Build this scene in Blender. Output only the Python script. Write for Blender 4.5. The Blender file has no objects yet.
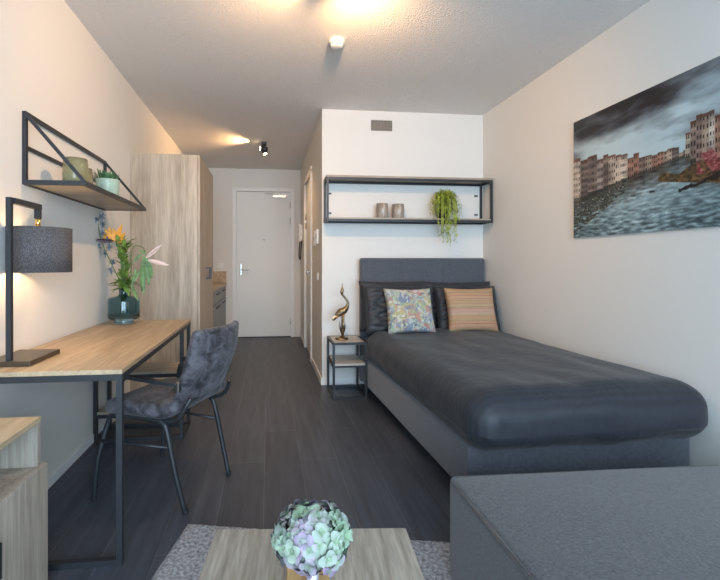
import bpy, bmesh, math, random
from mathutils import Vector, Matrix, noise
random.seed(7)
C = bpy.context.scene.collection
R = math.radians
# ------------------------------------------------------------------ camera
F_PX, CAM_H = 425.0, 1.18
cd = bpy.data.cameras.new('camera'); cam = bpy.data.objects.new('camera', cd); C.objects.link(cam)
cam.location = (0, 0, CAM_H)
cam.rotation_euler = (R(90), 0, -math.atan(45.4/F_PX))
cd.sensor_fit = 'HORIZONTAL'; cd.sensor_width = 36; cd.lens = 36*F_PX/720
cd.shift_x = (360-313.4)/720; cd.shift_y = -27/720
cd.clip_start = 0.02
bpy.context.scene.camera = cam
# ------------------------------------------------------------------ world, lights, exposure
w = bpy.data.worlds.new('world'); bpy.context.scene.world = w; w.use_nodes = True
w.node_tree.nodes['Background'].inputs[0].default_value = (0.75, 0.86, 1.0, 1)
w.node_tree.nodes['Background'].inputs[1].default_value = 0.8
vs = bpy.context.scene.view_settings
vs.view_transform = 'Standard'; vs.look = 'None'; vs.gamma = 1; vs.use_curve_mapping = False
vs.exposure = 0.30
def light(name, kind, loc, energy, color, rot=(0,0,0), **kw):
    l = bpy.data.lights.new(name, kind); l.energy = energy; l.color = color
    for k, v in kw.items(): setattr(l, k, v)
    o = bpy.data.objects.new(name, l); o.location = loc; o.rotation_euler = rot; C.objects.link(o); return o
DAY = (0.60, 0.80, 1.0); WARM = (1.0, 0.57, 0.25)
# daylight coming in through the window behind the camera
light('window_daylight', 'AREA', (0.5, -2.72, 1.35), 255, DAY, (R(-90+16), 0, R(180)), shape='RECTANGLE', size=3.0, size_y=2.3)
# ------------------------------------------------------------------ dimensions
XL, XR, YB, YD, XH, H = -1.15, 2.155, 4.08, 6.8, 0.52, 2.67
YW = -2.6
# ------------------------------------------------------------------ materials
MATS = {}
def newmat(name):
    m = bpy.data.materials.new(name); m.use_nodes = True
    nt = m.node_tree; b = nt.nodes['Principled BSDF']; MATS[name] = m
    return m, nt, b
def N(nt, t, **kw):
    n = nt.nodes.new(t)
    for k, v in kw.items(): setattr(n, k, v)
    return n
def plain(name, col, rough=0.5, metal=0.0, bump=0, bscale=50, var=0.0, vscale=5, sheen=0, spec=None, stretch=(1,1,1)):
    m, nt, b = newmat(name)
    b.inputs['Base Color'].default_value = (*col, 1); b.inputs['Roughness'].default_value = rough
    b.inputs['Metallic'].default_value = metal
    if sheen: b.inputs['Sheen Weight'].default_value = sheen; b.inputs['Sheen Roughness'].default_value = 0.4
    if spec is not None: b.inputs['Specular IOR Level'].default_value = spec
    tc = N(nt, 'ShaderNodeTexCoord'); mp = N(nt, 'ShaderNodeMapping'); mp.inputs['Scale'].default_value = stretch
    nt.links.new(tc.outputs['Object'], mp.inputs[0])
    if var:
        n = N(nt, 'ShaderNodeTexNoise'); n.inputs['Scale'].default_value = vscale; n.inputs['Detail'].default_value = 6
        nt.links.new(mp.outputs[0], n.inputs['Vector'])
        r = N(nt, 'ShaderNodeValToRGB'); r.color_ramp.elements[0].position = .3; r.color_ramp.elements[1].position = .7
        r.color_ramp.elements[0].color = (*[c*(1-var) for c in col], 1); r.color_ramp.elements[1].color = (*[min(1, c*(1+var)) for c in col], 1)
        nt.links.new(n.outputs[0], r.inputs[0]); nt.links.new(r.outputs[0], b.inputs['Base Color'])
    if bump:
        n = N(nt, 'ShaderNodeTexNoise'); n.inputs['Scale'].default_value = bscale; n.inputs['Detail'].default_value = 4
        nt.links.new(mp.outputs[0], n.inputs['Vector'])
        bp = N(nt, 'ShaderNodeBump'); bp.inputs['Strength'].default_value = bump; bp.inputs['Distance'].default_value = 0.01
        nt.links.new(n.outputs[0], bp.inputs['Height']); nt.links.new(bp.outputs[0], b.inputs['Normal'])
    return m
def wood(name, c1, c2, axis='Y', rough=0.45, scale=1.0):
    m, nt, b = newmat(name)
    tc = N(nt, 'ShaderNodeTexCoord'); mp = N(nt, 'ShaderNodeMapping')
    s = {'X': (1.2, 16, 16), 'Y': (16, 1.2, 16), 'Z': (16, 16, 1.0)}[axis]
    mp.inputs['Scale'].default_value = [v*scale for v in s]
    nt.links.new(tc.outputs['Object'], mp.inputs[0])
    n = N(nt, 'ShaderNodeTexNoise'); n.inputs['Scale'].default_value = 1.0; n.inputs['Detail'].default_value = 8; n.inputs['Roughness'].default_value = .65
    n.inputs['Distortion'].default_value = 0.6
    nt.links.new(mp.outputs[0], n.inputs['Vector'])
    mp2 = N(nt, 'ShaderNodeMapping'); mp2.inputs['Scale'].default_value = [v*scale*6 for v in s]
    nt.links.new(tc.outputs['Object'], mp2.inputs[0])
    n2 = N(nt, 'ShaderNodeTexNoise'); n2.inputs['Scale'].default_value = 1.0; n2.inputs['Detail'].default_value = 3
    nt.links.new(mp2.outputs[0], n2.inputs['Vector'])
    mx = N(nt, 'ShaderNodeMix'); mx.data_type = 'FLOAT'; mx.inputs[0].default_value = .35
    nt.links.new(n.outputs[0], mx.inputs[2]); nt.links.new(n2.outputs[0], mx.inputs[3])
    r = N(nt, 'ShaderNodeValToRGB'); r.color_ramp.elements[0].position = .36; r.color_ramp.elements[1].position = .64
    r.color_ramp.elements[0].color = (*c1, 1); r.color_ramp.elements[1].color = (*c2, 1)
    nt.links.new(mx.outputs[0], r.inputs[0]); nt.links.new(r.outputs[0], b.inputs['Base Color'])
    b.inputs['Roughness'].default_value = rough
    bp = N(nt, 'ShaderNodeBump'); bp.inputs['Strength'].default_value = .12; bp.inputs['Distance'].default_value = .003
    nt.links.new(mx.outputs[0], bp.inputs['Height']); nt.links.new(bp.outputs[0], b.inputs['Normal'])
    return m
def fabric(name, c1, c2, scale=260, bump=.5, rough=.9, sheen=.3):
    m, nt, b = newmat(name)
    tc = N(nt, 'ShaderNodeTexCoord')
    outs = []
    for st in ((1, .16, 1), (.16, 1, .16)):
        mp = N(nt, 'ShaderNodeMapping'); mp.inputs['Scale'].default_value = st
        nt.links.new(tc.outputs['Object'], mp.inputs[0])
        n = N(nt, 'ShaderNodeTexNoise'); n.inputs['Scale'].default_value = scale; n.inputs['Detail'].default_value = 2
        nt.links.new(mp.outputs[0], n.inputs['Vector']); outs.append(n)
    mx = N(nt, 'ShaderNodeMix'); mx.data_type = 'FLOAT'; mx.inputs[0].default_value = .5
    nt.links.new(outs[0].outputs[0], mx.inputs[2]); nt.links.new(outs[1].outputs[0], mx.inputs[3])
    r = N(nt, 'ShaderNodeValToRGB'); r.color_ramp.elements[0].position = .4; r.color_ramp.elements[1].position = .62
    r.color_ramp.elements[0].color = (*c1, 1); r.color_ramp.elements[1].color = (*c2, 1)
    nt.links.new(mx.outputs[0], r.inputs[0]); nt.links.new(r.outputs[0], b.inputs['Base Color'])
    b.inputs['Roughness'].default_value = rough; b.inputs['Sheen Weight'].default_value = sheen
    bp = N(nt, 'ShaderNodeBump'); bp.inputs['Strength'].default_value = bump; bp.inputs['Distance'].default_value = .002
    nt.links.new(mx.outputs[0], bp.inputs['Height']); nt.links.new(bp.outputs[0], b.inputs['Normal'])
    return m
def glass(name, col, rough=.02, trans=1.0):
    m, nt, b = newmat(name)
    b.inputs['Base Color'].default_value = (*col, 1); b.inputs['Roughness'].default_value = rough
    b.inputs['Transmission Weight'].default_value = trans; b.inputs['IOR'].default_value = 1.45
    return m

M_wall = plain('wall_paint', (.725, .705, .665), .9, bump=.08, bscale=180)
M_ceil = plain('ceiling_plaster', (.78, .76, .735), .95, bump=.9, bscale=85)
M_trim = plain('trim_paint', (.78, .78, .76), .45)
M_door = plain('door_paint', (.74, .745, .71), .5)
M_black = plain('black_metal', (.032, .035, .040), .42, 0.3, bump=.05, bscale=400)
M_steel = plain('brushed_steel', (.45, .44, .42), .3, 1)
M_white = plain('white_plastic', (.8, .8, .78), .35)
M_dark_plastic = plain('dark_plastic', (.02, .02, .022), .35)
M_oak = wood('grey_oak', (.28, .225, .165), (.52, .435, .335), 'Z')
M_oakX = wood('grey_oak_x', (.24, .195, .145), (.44, .37, .285), 'X')
M_lightoak = wood('light_grey_oak', (.36, .33, .29), (.58, .55, .49), 'X')
M_desk = wood('desk_oak', (.33, .235, .145), (.56, .42, .27), 'Y')
M_table = wood('table_oak', (.165, .14, .11), (.42, .37, .31), 'Y', scale=1.3)
M_side = wood('sideboard_oak', (.24, .205, .165), (.45, .40, .335), 'Z')
M_sidetop_lit = wood('sideboard_top_lit_oak', (.36, .27, .17), (.56, .44, .29), 'Y')  # sideboard oak with the warm light on its top put into the colour
M_board = wood('board_wood', (.36, .22, .09), (.58, .38, .18), 'Y')
M_brass = plain('antique_bronze', (.30, .22, .13), .35, 1, bump=.5, bscale=60, var=.35, vscale=25)
M_base_brown = plain('lamp_base_metal', (.10, .075, .05), .35, .6)
M_headboard = fabric('headboard_fabric', (.060, .067, .082), (.090, .100, .122), scale=420, bump=.3)
M_pouf = fabric('ottoman_fabric', (.013, .0125, .0135), (.080, .078, .084), scale=520, bump=.8)
M_rubber = plain('rubber', (.02, .02, .02), .8)
M_green = plain('leaf_green', (.095, .18, .045), .5, var=.5, vscale=40)
M_lime = plain('leaf_lime', (.36, .42, .06), .5, var=.55, vscale=18)
M_succ = plain('succulent_green', (.07, .17, .07), .45, var=.4, vscale=60)
M_orange = plain('petal_orange', (.80, .35, .05), .5, var=.25, vscale=40)
M_blue = plain('thistle_blue', (.20, .27, .35), .6, var=.4, vscale=80)
M_pink = plain('petal_pink', (.85, .66, .58), .5)
M_kitchen = plain('kitchen_front', (.26, .285, .29), .5)
M_tealpot = plain('mint_ceramic', (.36, .50, .42), .35, var=.15, vscale=30)
M_vase = glass('teal_glass', (.30, .50, .57), .02, 1.0)
M_amber = glass('smoky_green_glass', (.62, .60, .38), .12, .75)
M_cup = plain('taupe_glass', (.34, .29, .24), .25, var=.4, vscale=60, stretch=(1, 1, .1))
M_silver = plain('silver_glass', (.55, .55, .56), .25, .6, bump=.5, bscale=60)
M_bulb, _nt, _b = newmat('bulb'); _b.inputs['Emission Color'].default_value = (1, .72, .4, 1); _b.inputs['Emission Strength'].default_value = 12

# bedding: charcoal satin with fine woven stripes
def satin(name, col, stripes=True):
    m, nt, b = newmat(name)
    tc = N(nt, 'ShaderNodeTexCoord')
    b.inputs['Roughness'].default_value = .55; b.inputs['Sheen Weight'].default_value = .1; b.inputs['Specular IOR Level'].default_value = .4
    wv = N(nt, 'ShaderNodeTexWave'); wv.wave_type = 'BANDS'; wv.bands_direction = 'Y'; wv.inputs['Scale'].default_value = 13; wv.inputs['Distortion'].default_value = .5
    wv.inputs['Detail'].default_value = 1
    nt.links.new(tc.outputs['Object'], wv.inputs['Vector'])
    r = N(nt, 'ShaderNodeValToRGB')
    k = .66 if stripes else .97
    r.color_ramp.elements[0].color = (*[c*k for c in col], 1); r.color_ramp.elements[1].color = (*col, 1)
    nt.links.new(wv.outputs[0], r.inputs[0]); nt.links.new(r.outputs[0], b.inputs['Base Color'])
    n = N(nt, 'ShaderNodeTexNoise'); n.inputs['Scale'].default_value = 14; n.inputs['Detail'].default_value = 3; n.inputs['Distortion'].default_value = .8
    nt.links.new(tc.outputs['Object'], n.inputs['Vector'])
    bp = N(nt, 'ShaderNodeBump'); bp.inputs['Strength'].default_value = .35; bp.inputs['Distance'].default_value = .012
    nt.links.new(n.outputs[0], bp.inputs['Height']); nt.links.new(bp.outputs[0], b.inputs['Normal'])
    return m
M_duvet = satin('duvet_satin', (.019, .022, .029))
M_pillow = satin('pillow_satin', (.026, .028, .034), False)

# crushed velvet
m, nt, b = newmat('crushed_velvet'); M_velvet = m
tc = N(nt, 'ShaderNodeTexCoord'); n = N(nt, 'ShaderNodeTexNoise'); n.inputs['Scale'].default_value = 15; n.inputs['Detail'].default_value = 9; n.inputs['Distortion'].default_value = .7; n.inputs['Roughness'].default_value = .7
nt.links.new(tc.outputs['Object'], n.inputs['Vector'])
r = N(nt, 'ShaderNodeValToRGB'); r.color_ramp.elements[0].position = .40; r.color_ramp.elements[1].position = .64
r.color_ramp.elements[0].color = (.016, .014, .018, 1); r.color_ramp.elements[1].color = (.135, .125, .14, 1)
nt.links.new(n.outputs[0], r.inputs[0]); nt.links.new(r.outputs[0], b.inputs['Base Color'])
b.inputs['Roughness'].default_value = .6; b.inputs['Sheen Weight'].default_value = .12
bp = N(nt, 'ShaderNodeBump'); bp.inputs['Strength'].default_value = .4; bp.inputs['Distance'].default_value = .006
nt.links.new(n.outputs[0], bp.inputs['Height']); nt.links.new(bp.outputs[0], b.inputs['Normal'])

# floor planks (bricks running along Y)
m, nt, b = newmat('plank_floor'); M_floor = m
tc = N(nt, 'ShaderNodeTexCoord'); mp = N(nt, 'ShaderNodeMapping'); mp.inputs['Rotation'].default_value = (0, 0, R(90)); mp.inputs['Location'].default_value = (.1, .02, 0)
nt.links.new(tc.outputs['Object'], mp.inputs[0])
bk = N(nt, 'ShaderNodeTexBrick'); bk.offset = .37; bk.inputs['Scale'].default_value = 1; bk.inputs['Brick Width'].default_value = 1.22; bk.inputs['Row Height'].default_value = .215
bk.inputs['Mortar Size'].default_value = .0022; bk.inputs['Mortar Smooth'].default_value = .4
bk.inputs['Color1'].default_value = (.048, .056, .073, 1); bk.inputs['Color2'].default_value = (.062, .070, .089, 1); bk.inputs['Mortar'].default_value = (.12, .127, .14, 1)
nt.links.new(mp.outputs[0], bk.inputs['Vector'])
mp2 = N(nt, 'ShaderNodeMapping'); mp2.inputs['Scale'].default_value = (26, 2.0, 1); nt.links.new(tc.outputs['Object'], mp2.inputs[0])
n = N(nt, 'ShaderNodeTexNoise'); n.inputs['Scale'].default_value = 1; n.inputs['Detail'].default_value = 8; n.inputs['Distortion'].default_value = .5; nt.links.new(mp2.outputs[0], n.inputs['Vector'])
mx = N(nt, 'ShaderNodeMix'); mx.data_type = 'RGBA'; mx.blend_type = 'MULTIPLY'; mx.inputs[0].default_value = .75
r = N(nt, 'ShaderNodeValToRGB'); r.color_ramp.elements[0].position = .3; r.color_ramp.elements[1].position = .7; r.color_ramp.elements[0].color = (.55, .55, .55, 1); r.color_ramp.elements[1].color = (1.3, 1.28, 1.26, 1)
nt.links.new(n.outputs[0], r.inputs[0]); nt.links.new(bk.outputs[0], mx.inputs[6]); nt.links.new(r.outputs[0], mx.inputs[7]); nt.links.new(mx.outputs[2], b.inputs['Base Color'])
b.inputs['Roughness'].default_value = .42
bp = N(nt, 'ShaderNodeBump'); bp.inputs['Strength'].default_value = .2; bp.inputs['Distance'].default_value = .002
nt.links.new(n.outputs[0], bp.inputs['Height']); nt.links.new(bp.outputs[0], b.inputs['Normal'])

# lamp shade: dark woven cloth letting a little light through
m, nt, b = newmat('shade_cloth'); M_shade = m
tc = N(nt, 'ShaderNodeTexCoord'); mp = N(nt, 'ShaderNodeMapping'); mp.inputs['Scale'].default_value = (1, 1, .5); nt.links.new(tc.outputs['Object'], mp.inputs[0])
n = N(nt, 'ShaderNodeTexNoise'); n.inputs['Scale'].default_value = 320; n.inputs['Detail'].default_value = 3; nt.links.new(mp.outputs[0], n.inputs['Vector'])
r = N(nt, 'ShaderNodeValToRGB'); r.color_ramp.elements[0].position = .42; r.color_ramp.elements[1].position = .62; r.color_ramp.elements[0].color = (.040, .041, .047, 1); r.color_ramp.elements[1].color = (.12, .118, .122, 1)
nt.links.new(n.outputs[0], r.inputs[0]); nt.links.new(r.outputs[0], b.inputs['Base Color']); b.inputs['Roughness'].default_value = .9
tr = N(nt, 'ShaderNodeBsdfTranslucent'); tr.inputs[0].default_value = (.05, .038, .028, 1)
ad = N(nt, 'ShaderNodeAddShader'); out = nt.nodes['Material Output']
nt.links.new(b.outputs[0], ad.inputs[0]); nt.links.new(tr.outputs[0], ad.inputs[1]); nt.links.new(ad.outputs[0], out.inputs[0])
M_shade_in = plain('shade_lining', (.75, .70, .6), .8)

def vcol_mat(name, rough=.6, bump=0, bscale=300, sheen=0):
    m, nt, b = newmat(name)
    a = N(nt, 'ShaderNodeVertexColor'); a.layer_name = 'Col'
    nt.links.new(a.outputs[0], b.inputs['Base Color']); b.inputs['Roughness'].default_value = rough; b.inputs['Sheen Weight'].default_value = sheen
    if bump:
        tc = N(nt, 'ShaderNodeTexCoord'); n = N(nt, 'ShaderNodeTexNoise'); n.inputs['Scale'].default_value = bscale
        nt.links.new(tc.outputs['Object'], n.inputs['Vector']); bp = N(nt, 'ShaderNodeBump'); bp.inputs['Strength'].default_value = bump; bp.inputs['Distance'].default_value = .003
        nt.links.new(n.outputs[0], bp.inputs['Height']); nt.links.new(bp.outputs[0], b.inputs['Normal'])
    return m
M_canvas = vcol_mat('canvas_print', .45)
M_cushion = vcol_mat('cushion_print', .85, .3)
M_petal = vcol_mat('hydrangea_petals', .6)
M_rug = plain('rug_pile', (.34, .34, .36), 1.0, bump=1.0, bscale=120, var=.55, vscale=70)

# ------------------------------------------------------------------ mesh helpers
def box(bm, x0, x1, y0, y1, z0, z1):
    v = [bm.verts.new(p) for p in ((x0,y0,z0),(x1,y0,z0),(x1,y1,z0),(x0,y1,z0),(x0,y0,z1),(x1,y0,z1),(x1,y1,z1),(x0,y1,z1))]
    for f in ((3,2,1,0),(4,5,6,7),(0,1,5,4),(1,2,6,5),(2,3,7,6),(3,0,4,7)): bm.faces.new([v[i] for i in f])
    return v
def bxm(*boxes):
    bm = bmesh.new()
    for b_ in boxes: box(bm, *b_)
    return bm
def bar(bm, p, q, w=.02, d=None, up=(0,0,1)):
    p, q = Vector(p), Vector(q); d = d or w; t = (q-p).normalized(); u = Vector(up)
    if abs(t.dot(u)) > .99: u = Vector((0, 1, 0))
    s = t.cross(u).normalized()*w/2; u2 = s.cross(t).normalized()*d/2
    v = [bm.verts.new(c+a*s+b_*u2) for c in (p, q) for a, b_ in ((-1,-1),(1,-1),(1,1),(-1,1))]
    for f in ((0,1,2,3),(7,6,5,4),(0,4,5,1),(1,5,6,2),(2,6,7,3),(3,7,4,0)): bm.faces.new([v[i] for i in f])
def tube(bm, pts, r, n=10, smooth=True):
    pts = [Vector(p) for p in pts]; rs = r if isinstance(r, (list, tuple)) else [r]*len(pts)
    t0 = (pts[1]-pts[0]).normalized(); nrm = t0.orthogonal().normalized(); rings = []; prev = t0
    for i, p in enumerate(pts):
        t = (pts[min(i+1, len(pts)-1)]-pts[max(i-1, 0)]).normalized()
        nrm = (nrm - t*nrm.dot(t)).normalized(); bn = t.cross(nrm)
        rings.append([bm.verts.new(p+(nrm*math.cos(a)+bn*math.sin(a))*rs[i]) for a in [2*math.pi*k/n for k in range(n)]])
    for a, b_ in zip(rings, rings[1:]):
        for k in range(n):
            f = bm.faces.new((a[k], a[(k+1)%n], b_[(k+1)%n], b_[k])); f.smooth = smooth
    bm.faces.new(rings[0][::-1]); bm.faces.new(rings[-1])
def lathe(bm, prof, n=32, c=(0,0,0), smooth=True, rib=0, closed=False):
    rings = []
    for r_, z in prof:
        ring = []
        for k in range(n):
            a = 2*math.pi*k/n; rr = max(r_, 1e-4)*(1+(rib if k % 2 else 0))
            ring.append(bm.verts.new((c[0]+rr*math.cos(a), c[1]+rr*math.sin(a), c[2]+z)))
        rings.append(ring)
    for a, b_ in zip(rings, rings[1:]):
        for k in range(n):
            f = bm.faces.new((a[k], a[(k+1)%n], b_[(k+1)%n], b_[k])); f.smooth = smooth
    if closed:
        for k in range(n): bm.faces.new((rings[-1][k], rings[-1][(k+1)%n], rings[0][(k+1)%n], rings[0][k]))
    else:
        bm.faces.new(rings[0][::-1]); bm.faces.new(rings[-1])
def curve_pts(ctrl, n=8):
    P = [Vector(p) for p in ctrl]; out = []
    P = [2*P[0]-P[1]] + P + [2*P[-1]-P[-2]]
    for i in range(1, len(P)-2):
        a, b_, c, d = P[i-1:i+3]
        for k in range(n):
            t = k/n
            out.append(.5*((2*b_)+(c-a)*t+(2*a-5*b_+4*c-d)*t*t+(3*b_-a-3*c+d)*t**3))
    out.append(P[-2]); return out
def rbox(hx, hy, hz, r, n=24, disp=None, c=(0,0,0)):
    """box with rounded edges, dense grid"""
    bm = bmesh.new()
    def axis(h):
        k = max(3, n//4); i = h-r
        a = [-h+(1-math.cos(j/k*math.pi/2))*r for j in range(k)]
        mid = [-i+2*i*j/n for j in range(n+1)]
        return a+mid+[-x for x in a[::-1]]
    ax = (axis(hx), axis(hy), axis(hz)); H_ = (hx, hy, hz); verts = {}
    def V(p):
        key = tuple(round(x, 5) for x in p)
        if key not in verts:
            q = Vector([max(-(h-r), min(h-r, x)) for x, h in zip(p, H_)]); d = Vector(p)-q
            if d.length > 1e-7: q = q+d.normalized()*r
            if disp: q = disp(q)
            verts[key] = bm.verts.new(q+Vector(c))
        return verts[key]
    for a in range(3):
        u, v = (a+1)%3, (a+2)%3
        for s in (-1, 1):
            for i in range(len(ax[u])-1):
                for j in range(len(ax[v])-1):
                    vs_ = []
                    for di, dj in ((0,0),(1,0),(1,1),(0,1)):
                        p = [0,0,0]; p[a] = s*H_[a]; p[u] = ax[u][i+di]; p[v] = ax[v][j+dj]; vs_.append(V(p))
                    if s < 0: vs_ = vs_[::-1]
                    if len(set(vs_)) == 4:
                        f = bm.faces.new(vs_); f.smooth = True
    return bm
def obj(name, bm, mat, parent=None, bevel=0, label=None, loc=None):
    bmesh.ops.recalc_face_normals(bm, faces=bm.faces) if name not in ('canvas_face',) else None
    me = bpy.data.meshes.new(name); bm.to_mesh(me); bm.free()
    for m_ in (mat if isinstance(mat, (list, tuple)) else [mat]): me.materials.append(m_)
    o = bpy.data.objects.new(name, me); C.objects.link(o)
    if parent is not None: o.parent = parent
    if loc: o.location = loc
    if label: o['label'] = label
    if bevel:
        b_ = o.modifiers.new('bevel', 'BEVEL'); b_.width = bevel; b_.segments = 2; b_.limit_method = 'ANGLE'
    return o
def tag(o, label, cat, group=None):
    o['label'] = label; o['category'] = cat
    if group: o['group'] = group
    return o
def thing(name, label, cat, loc=(0,0,0), rotz=0, group=None):
    o = bpy.data.objects.new(name, None); C.objects.link(o); o.location = loc; o.rotation_euler = (0, 0, rotz)
    o.empty_display_size = .1
    return tag(o, label, cat, group)
def struct(name, bm, mat, parent=None, bevel=0):
    o = obj(name, bm, mat, parent, bevel)
    if parent is None: o['kind'] = 'structure'
    return o
def dup(root, loc, rotz=0, label=None):
    r_ = root.copy(); C.objects.link(r_); r_.location = loc; r_.rotation_euler = (0, 0, rotz)
    if label: r_['label'] = label
    for ch in list(root.children):
        c = ch.copy(); C.objects.link(c); c.parent = r_
        for g in list(ch.children):
            d = g.copy(); C.objects.link(d); d.parent = c
    return r_
def leaf(bm, base, d, length, width, up=(0,0,1), curl=.2, seg=4):
    base, d, up = Vector(base), Vector(d).normalized(), Vector(up)
    s = d.cross(up)
    if s.length < .05: s = d.orthogonal()
    s.normalize(); nn = s.cross(d).normalized(); rows = []
    for i in range(seg+1):
        t = i/seg; wd = width*math.sin(math.pi*min(.97, .08+.9*t))**.8/2
        c = base+d*length*t - nn*curl*length*t*t
        rows.append((bm.verts.new(c-s*wd), bm.verts.new(c-nn*wd*.35), bm.verts.new(c+s*wd)))
    for a, b_ in zip(rows, rows[1:]):
        for k in (0, 1):
            f = bm.faces.new((a[k], a[k+1], b_[k+1], b_[k])); f.smooth = True

# ------------------------------------------------------------------ room shell
T = .12
struct('floor', bxm((XL-T, XR+T, YW-T, YD+T, -.1, 0)), M_floor)
struct('ceiling', bxm((XL-T, XR+T, YW-T, YD+T, H, H+.1)), M_ceil)
struct('wall_left', bxm((XL-T, XL, YW-T, YD+T, 0, H)), M_wall)
struct('wall_right', bxm((XR, XR+T, YW-T, YB, 0, H)), M_wall)
struct('wall_far', bxm((XH, XR+T, YB, YB+T, 0, H)), M_wall)
# passage wall, with the opening of the bathroom door (Y 5.0 .. 5.9)
DY0, DY1, DZ = 5.05, 5.95, 2.30
struct('wall_passage', bxm((XH, XH+T, YB+T, DY0, 0, H), (XH, XH+T, DY1, YD, 0, H), (XH, XH+T, DY0, DY1, DZ, H)), M_wall)
# entrance wall with the opening of the front door
EX0, EX1, EZ = -.54, .40, 2.355
struct('wall_entrance', bxm((XL, EX0, YD, YD+T, 0, H), (EX1, XH+T, YD, YD+T, 0, H), (EX0, EX1, YD, YD+T, EZ, H)), M_wall)
# window wall behind the camera
struct('wall_window', bxm((XL, -.95, YW-T, YW, 0, H), (1.95, XR, YW-T, YW, 0, H), (-.95, 1.95, YW-T, YW, 0, .25), (-.95, 1.95, YW-T, YW, 2.45, H)), M_wall)
wf = struct('window_1', bxm((-.95, -.89, YW-.08, YW-.02, .25, 2.45), (1.89, 1.95, YW-.08, YW-.02, .25, 2.45), (.47, .53, YW-.08, YW-.02, .25, 2.45), (-.95, 1.95, YW-.08, YW-.02, .25, .31), (-.95, 1.95, YW-.08, YW-.02, 2.39, 2.45)), M_trim)
# skirting boards
struct('baseboard_left', bxm((XL, XL+.012, YW, 3.69, 0, .055)), M_trim, bevel=.003)
struct('baseboard_far', bxm((XH-.012, XR, YB-.012, YB, 0, .07)), M_trim, bevel=.003)
struct('baseboard_passage', bxm((XH-.012, XH, YB+.0, DY0-.07, 0, .07), (XH-.012, XH, DY1+.07, YD, 0, .07)), M_trim, bevel=.003)
struct('baseboard_right', bxm((XR-.012, XR, YW, YB-.012, 0, .07)), M_trim, bevel=.003)

# front door
d1 = struct('door_1', bxm((EX0+.045, EX1-.045, YD+.005, YD+.05, .012, EZ-.045)), M_door, bevel=.003)
obj('door_frame', bxm((EX0-.02, EX0+.04, YD-.025, YD+.08, 0, EZ), (EX1-.04, EX1+.02, YD-.025, YD+.08, 0, EZ), (EX0-.02, EX1+.02, YD-.025, YD-.001, EZ, EZ+.02), (EX0+.04, EX1-.04, YD-.025, YD+.08, EZ-.04, EZ)), M_trim, d1, bevel=.004)
bm = bxm((-.44, -.405, YD-.006, YD+.006, .98, 1.17)); obj('handle_plate', bm, M_steel, d1, bevel=.006)
bm = bmesh.new(); tube(bm, [(-.422, YD-.004, 1.075), (-.422, YD-.05, 1.075)], .009); tube(bm, curve_pts([(-.422, YD-.05, 1.075), (-.38, YD-.052, 1.076), (-.295, YD-.05, 1.075)]), .009)
obj('door_handle', bm, M_steel, d1)
for z in (.25, 1.85, 2.1): 
    bm = bmesh.new(); tube(bm, [(EX1-.042, YD-.008, z-.05), (EX1-.042, YD-.008, z+.05)], .009); obj('hinge', bm, M_steel, d1)
obj('door_closer', bxm((.07, .29, YD-.045, YD+.006, 2.215, 2.265), (-.05, .1, YD-.03, YD-.02, 2.275, 2.283)), M_steel, d1, bevel=.005)
bm = bmesh.new(); lathe(bm, [(.0, -.004), (.012, -.004), (.012, .006), (0, .006)], 16); bmesh.ops.rotate(bm, verts=bm.verts, matrix=Matrix.Rotation(R(90), 3, 'X')); bmesh.ops.translate(bm, verts=bm.verts, vec=(-.062, YD+.003, 1.55))
obj('peephole', bm, M_steel, d1)
struct('trim_1', bxm((EX0+.04, EX1-.04, YD-.03, YD+.05, 0, .011)), M_black)
# bathroom door in the passage wall
d2 = struct('door_2', bxm((XH+.012, XH+.052, DY0+.045, DY1-.045, .012, DZ-.04)), M_door, bevel=.003)
obj('door_frame', bxm((XH-.018, XH+.08, DY0-.03, DY0+.04, 0, DZ), (XH-.018, XH+.08, DY1-.04, DY1+.03, 0, DZ), (XH-.018, XH+.08, DY0-.03, DY1+.03, DZ-.035, DZ+.03)), M_trim, d2, bevel=.004)
bm = bmesh.new(); tube(bm, [(XH+.012, DY0+.11, 1.07), (XH-.04, DY0+.11, 1.07)], .009); tube(bm, [(XH-.04, DY0+.10, 1.07), (XH-.04, DY0+.23, 1.07)], .009)
obj('door_handle', bm, M_steel, d2)
obj('handle_plate', bxm((XH+.006, XH+.014, DY0+.09, DY0+.13, .95, 1.15)), M_steel, d2, bevel=.003)
for z in (1.7, 1.82): 
    bm = bmesh.new(); tube(bm, [(XH+.004, DY1-.042, z-.04), (XH+.004, DY1-.042, z+.04)], .008); obj('hinge', bm, M_steel, d2)

# ------------------------------------------------------------------ wall fittings
def plate(name, label, cat, boxes, mats, group=None):
    x0, x1, y0, y1, z0, z1 = boxes[0][1:]
    t = thing(name, label, cat, ((x0+x1)/2, (y0+y1)/2, z0), 0, group)
    for (nm, a, b_, c, d, e, f), m_ in zip(boxes, mats):
        obj(nm, bxm((a-t.location.x, b_-t.location.x, c-t.location.y, d-t.location.y, e-z0, f-z0)), m_, t, bevel=.003)
    return t
plate('light_switch', 'white light switch on the passage wall near the bed wall corner', 'switch',
      [('cover_plate', XH-.009, XH, 4.36, 4.44, 1.00, 1.08), ('rocker', XH-.013, XH-.008, 4.375, 4.425, 1.015, 1.065)], [M_white, M_white])
plate('thermostat', 'white thermostat above the light switch, nearer the room corner of two', 'thermostat',
      [('housing', XH-.022, XH, 4.36, 4.45, 1.38, 1.53), ('dial', XH-.026, XH-.021, 4.38, 4.43, 1.43, 1.48)], [M_white, M_steel])
plate('control_panel', 'white ventilation control panel, farther of the two panels by the bathroom door', 'control panel',
      [('housing', XH-.016, XH, 4.62, 4.72, 1.37, 1.53), ('button', XH-.02, XH-.015, 4.65, 4.69, 1.43, 1.47)], [M_white, M_steel])
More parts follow.
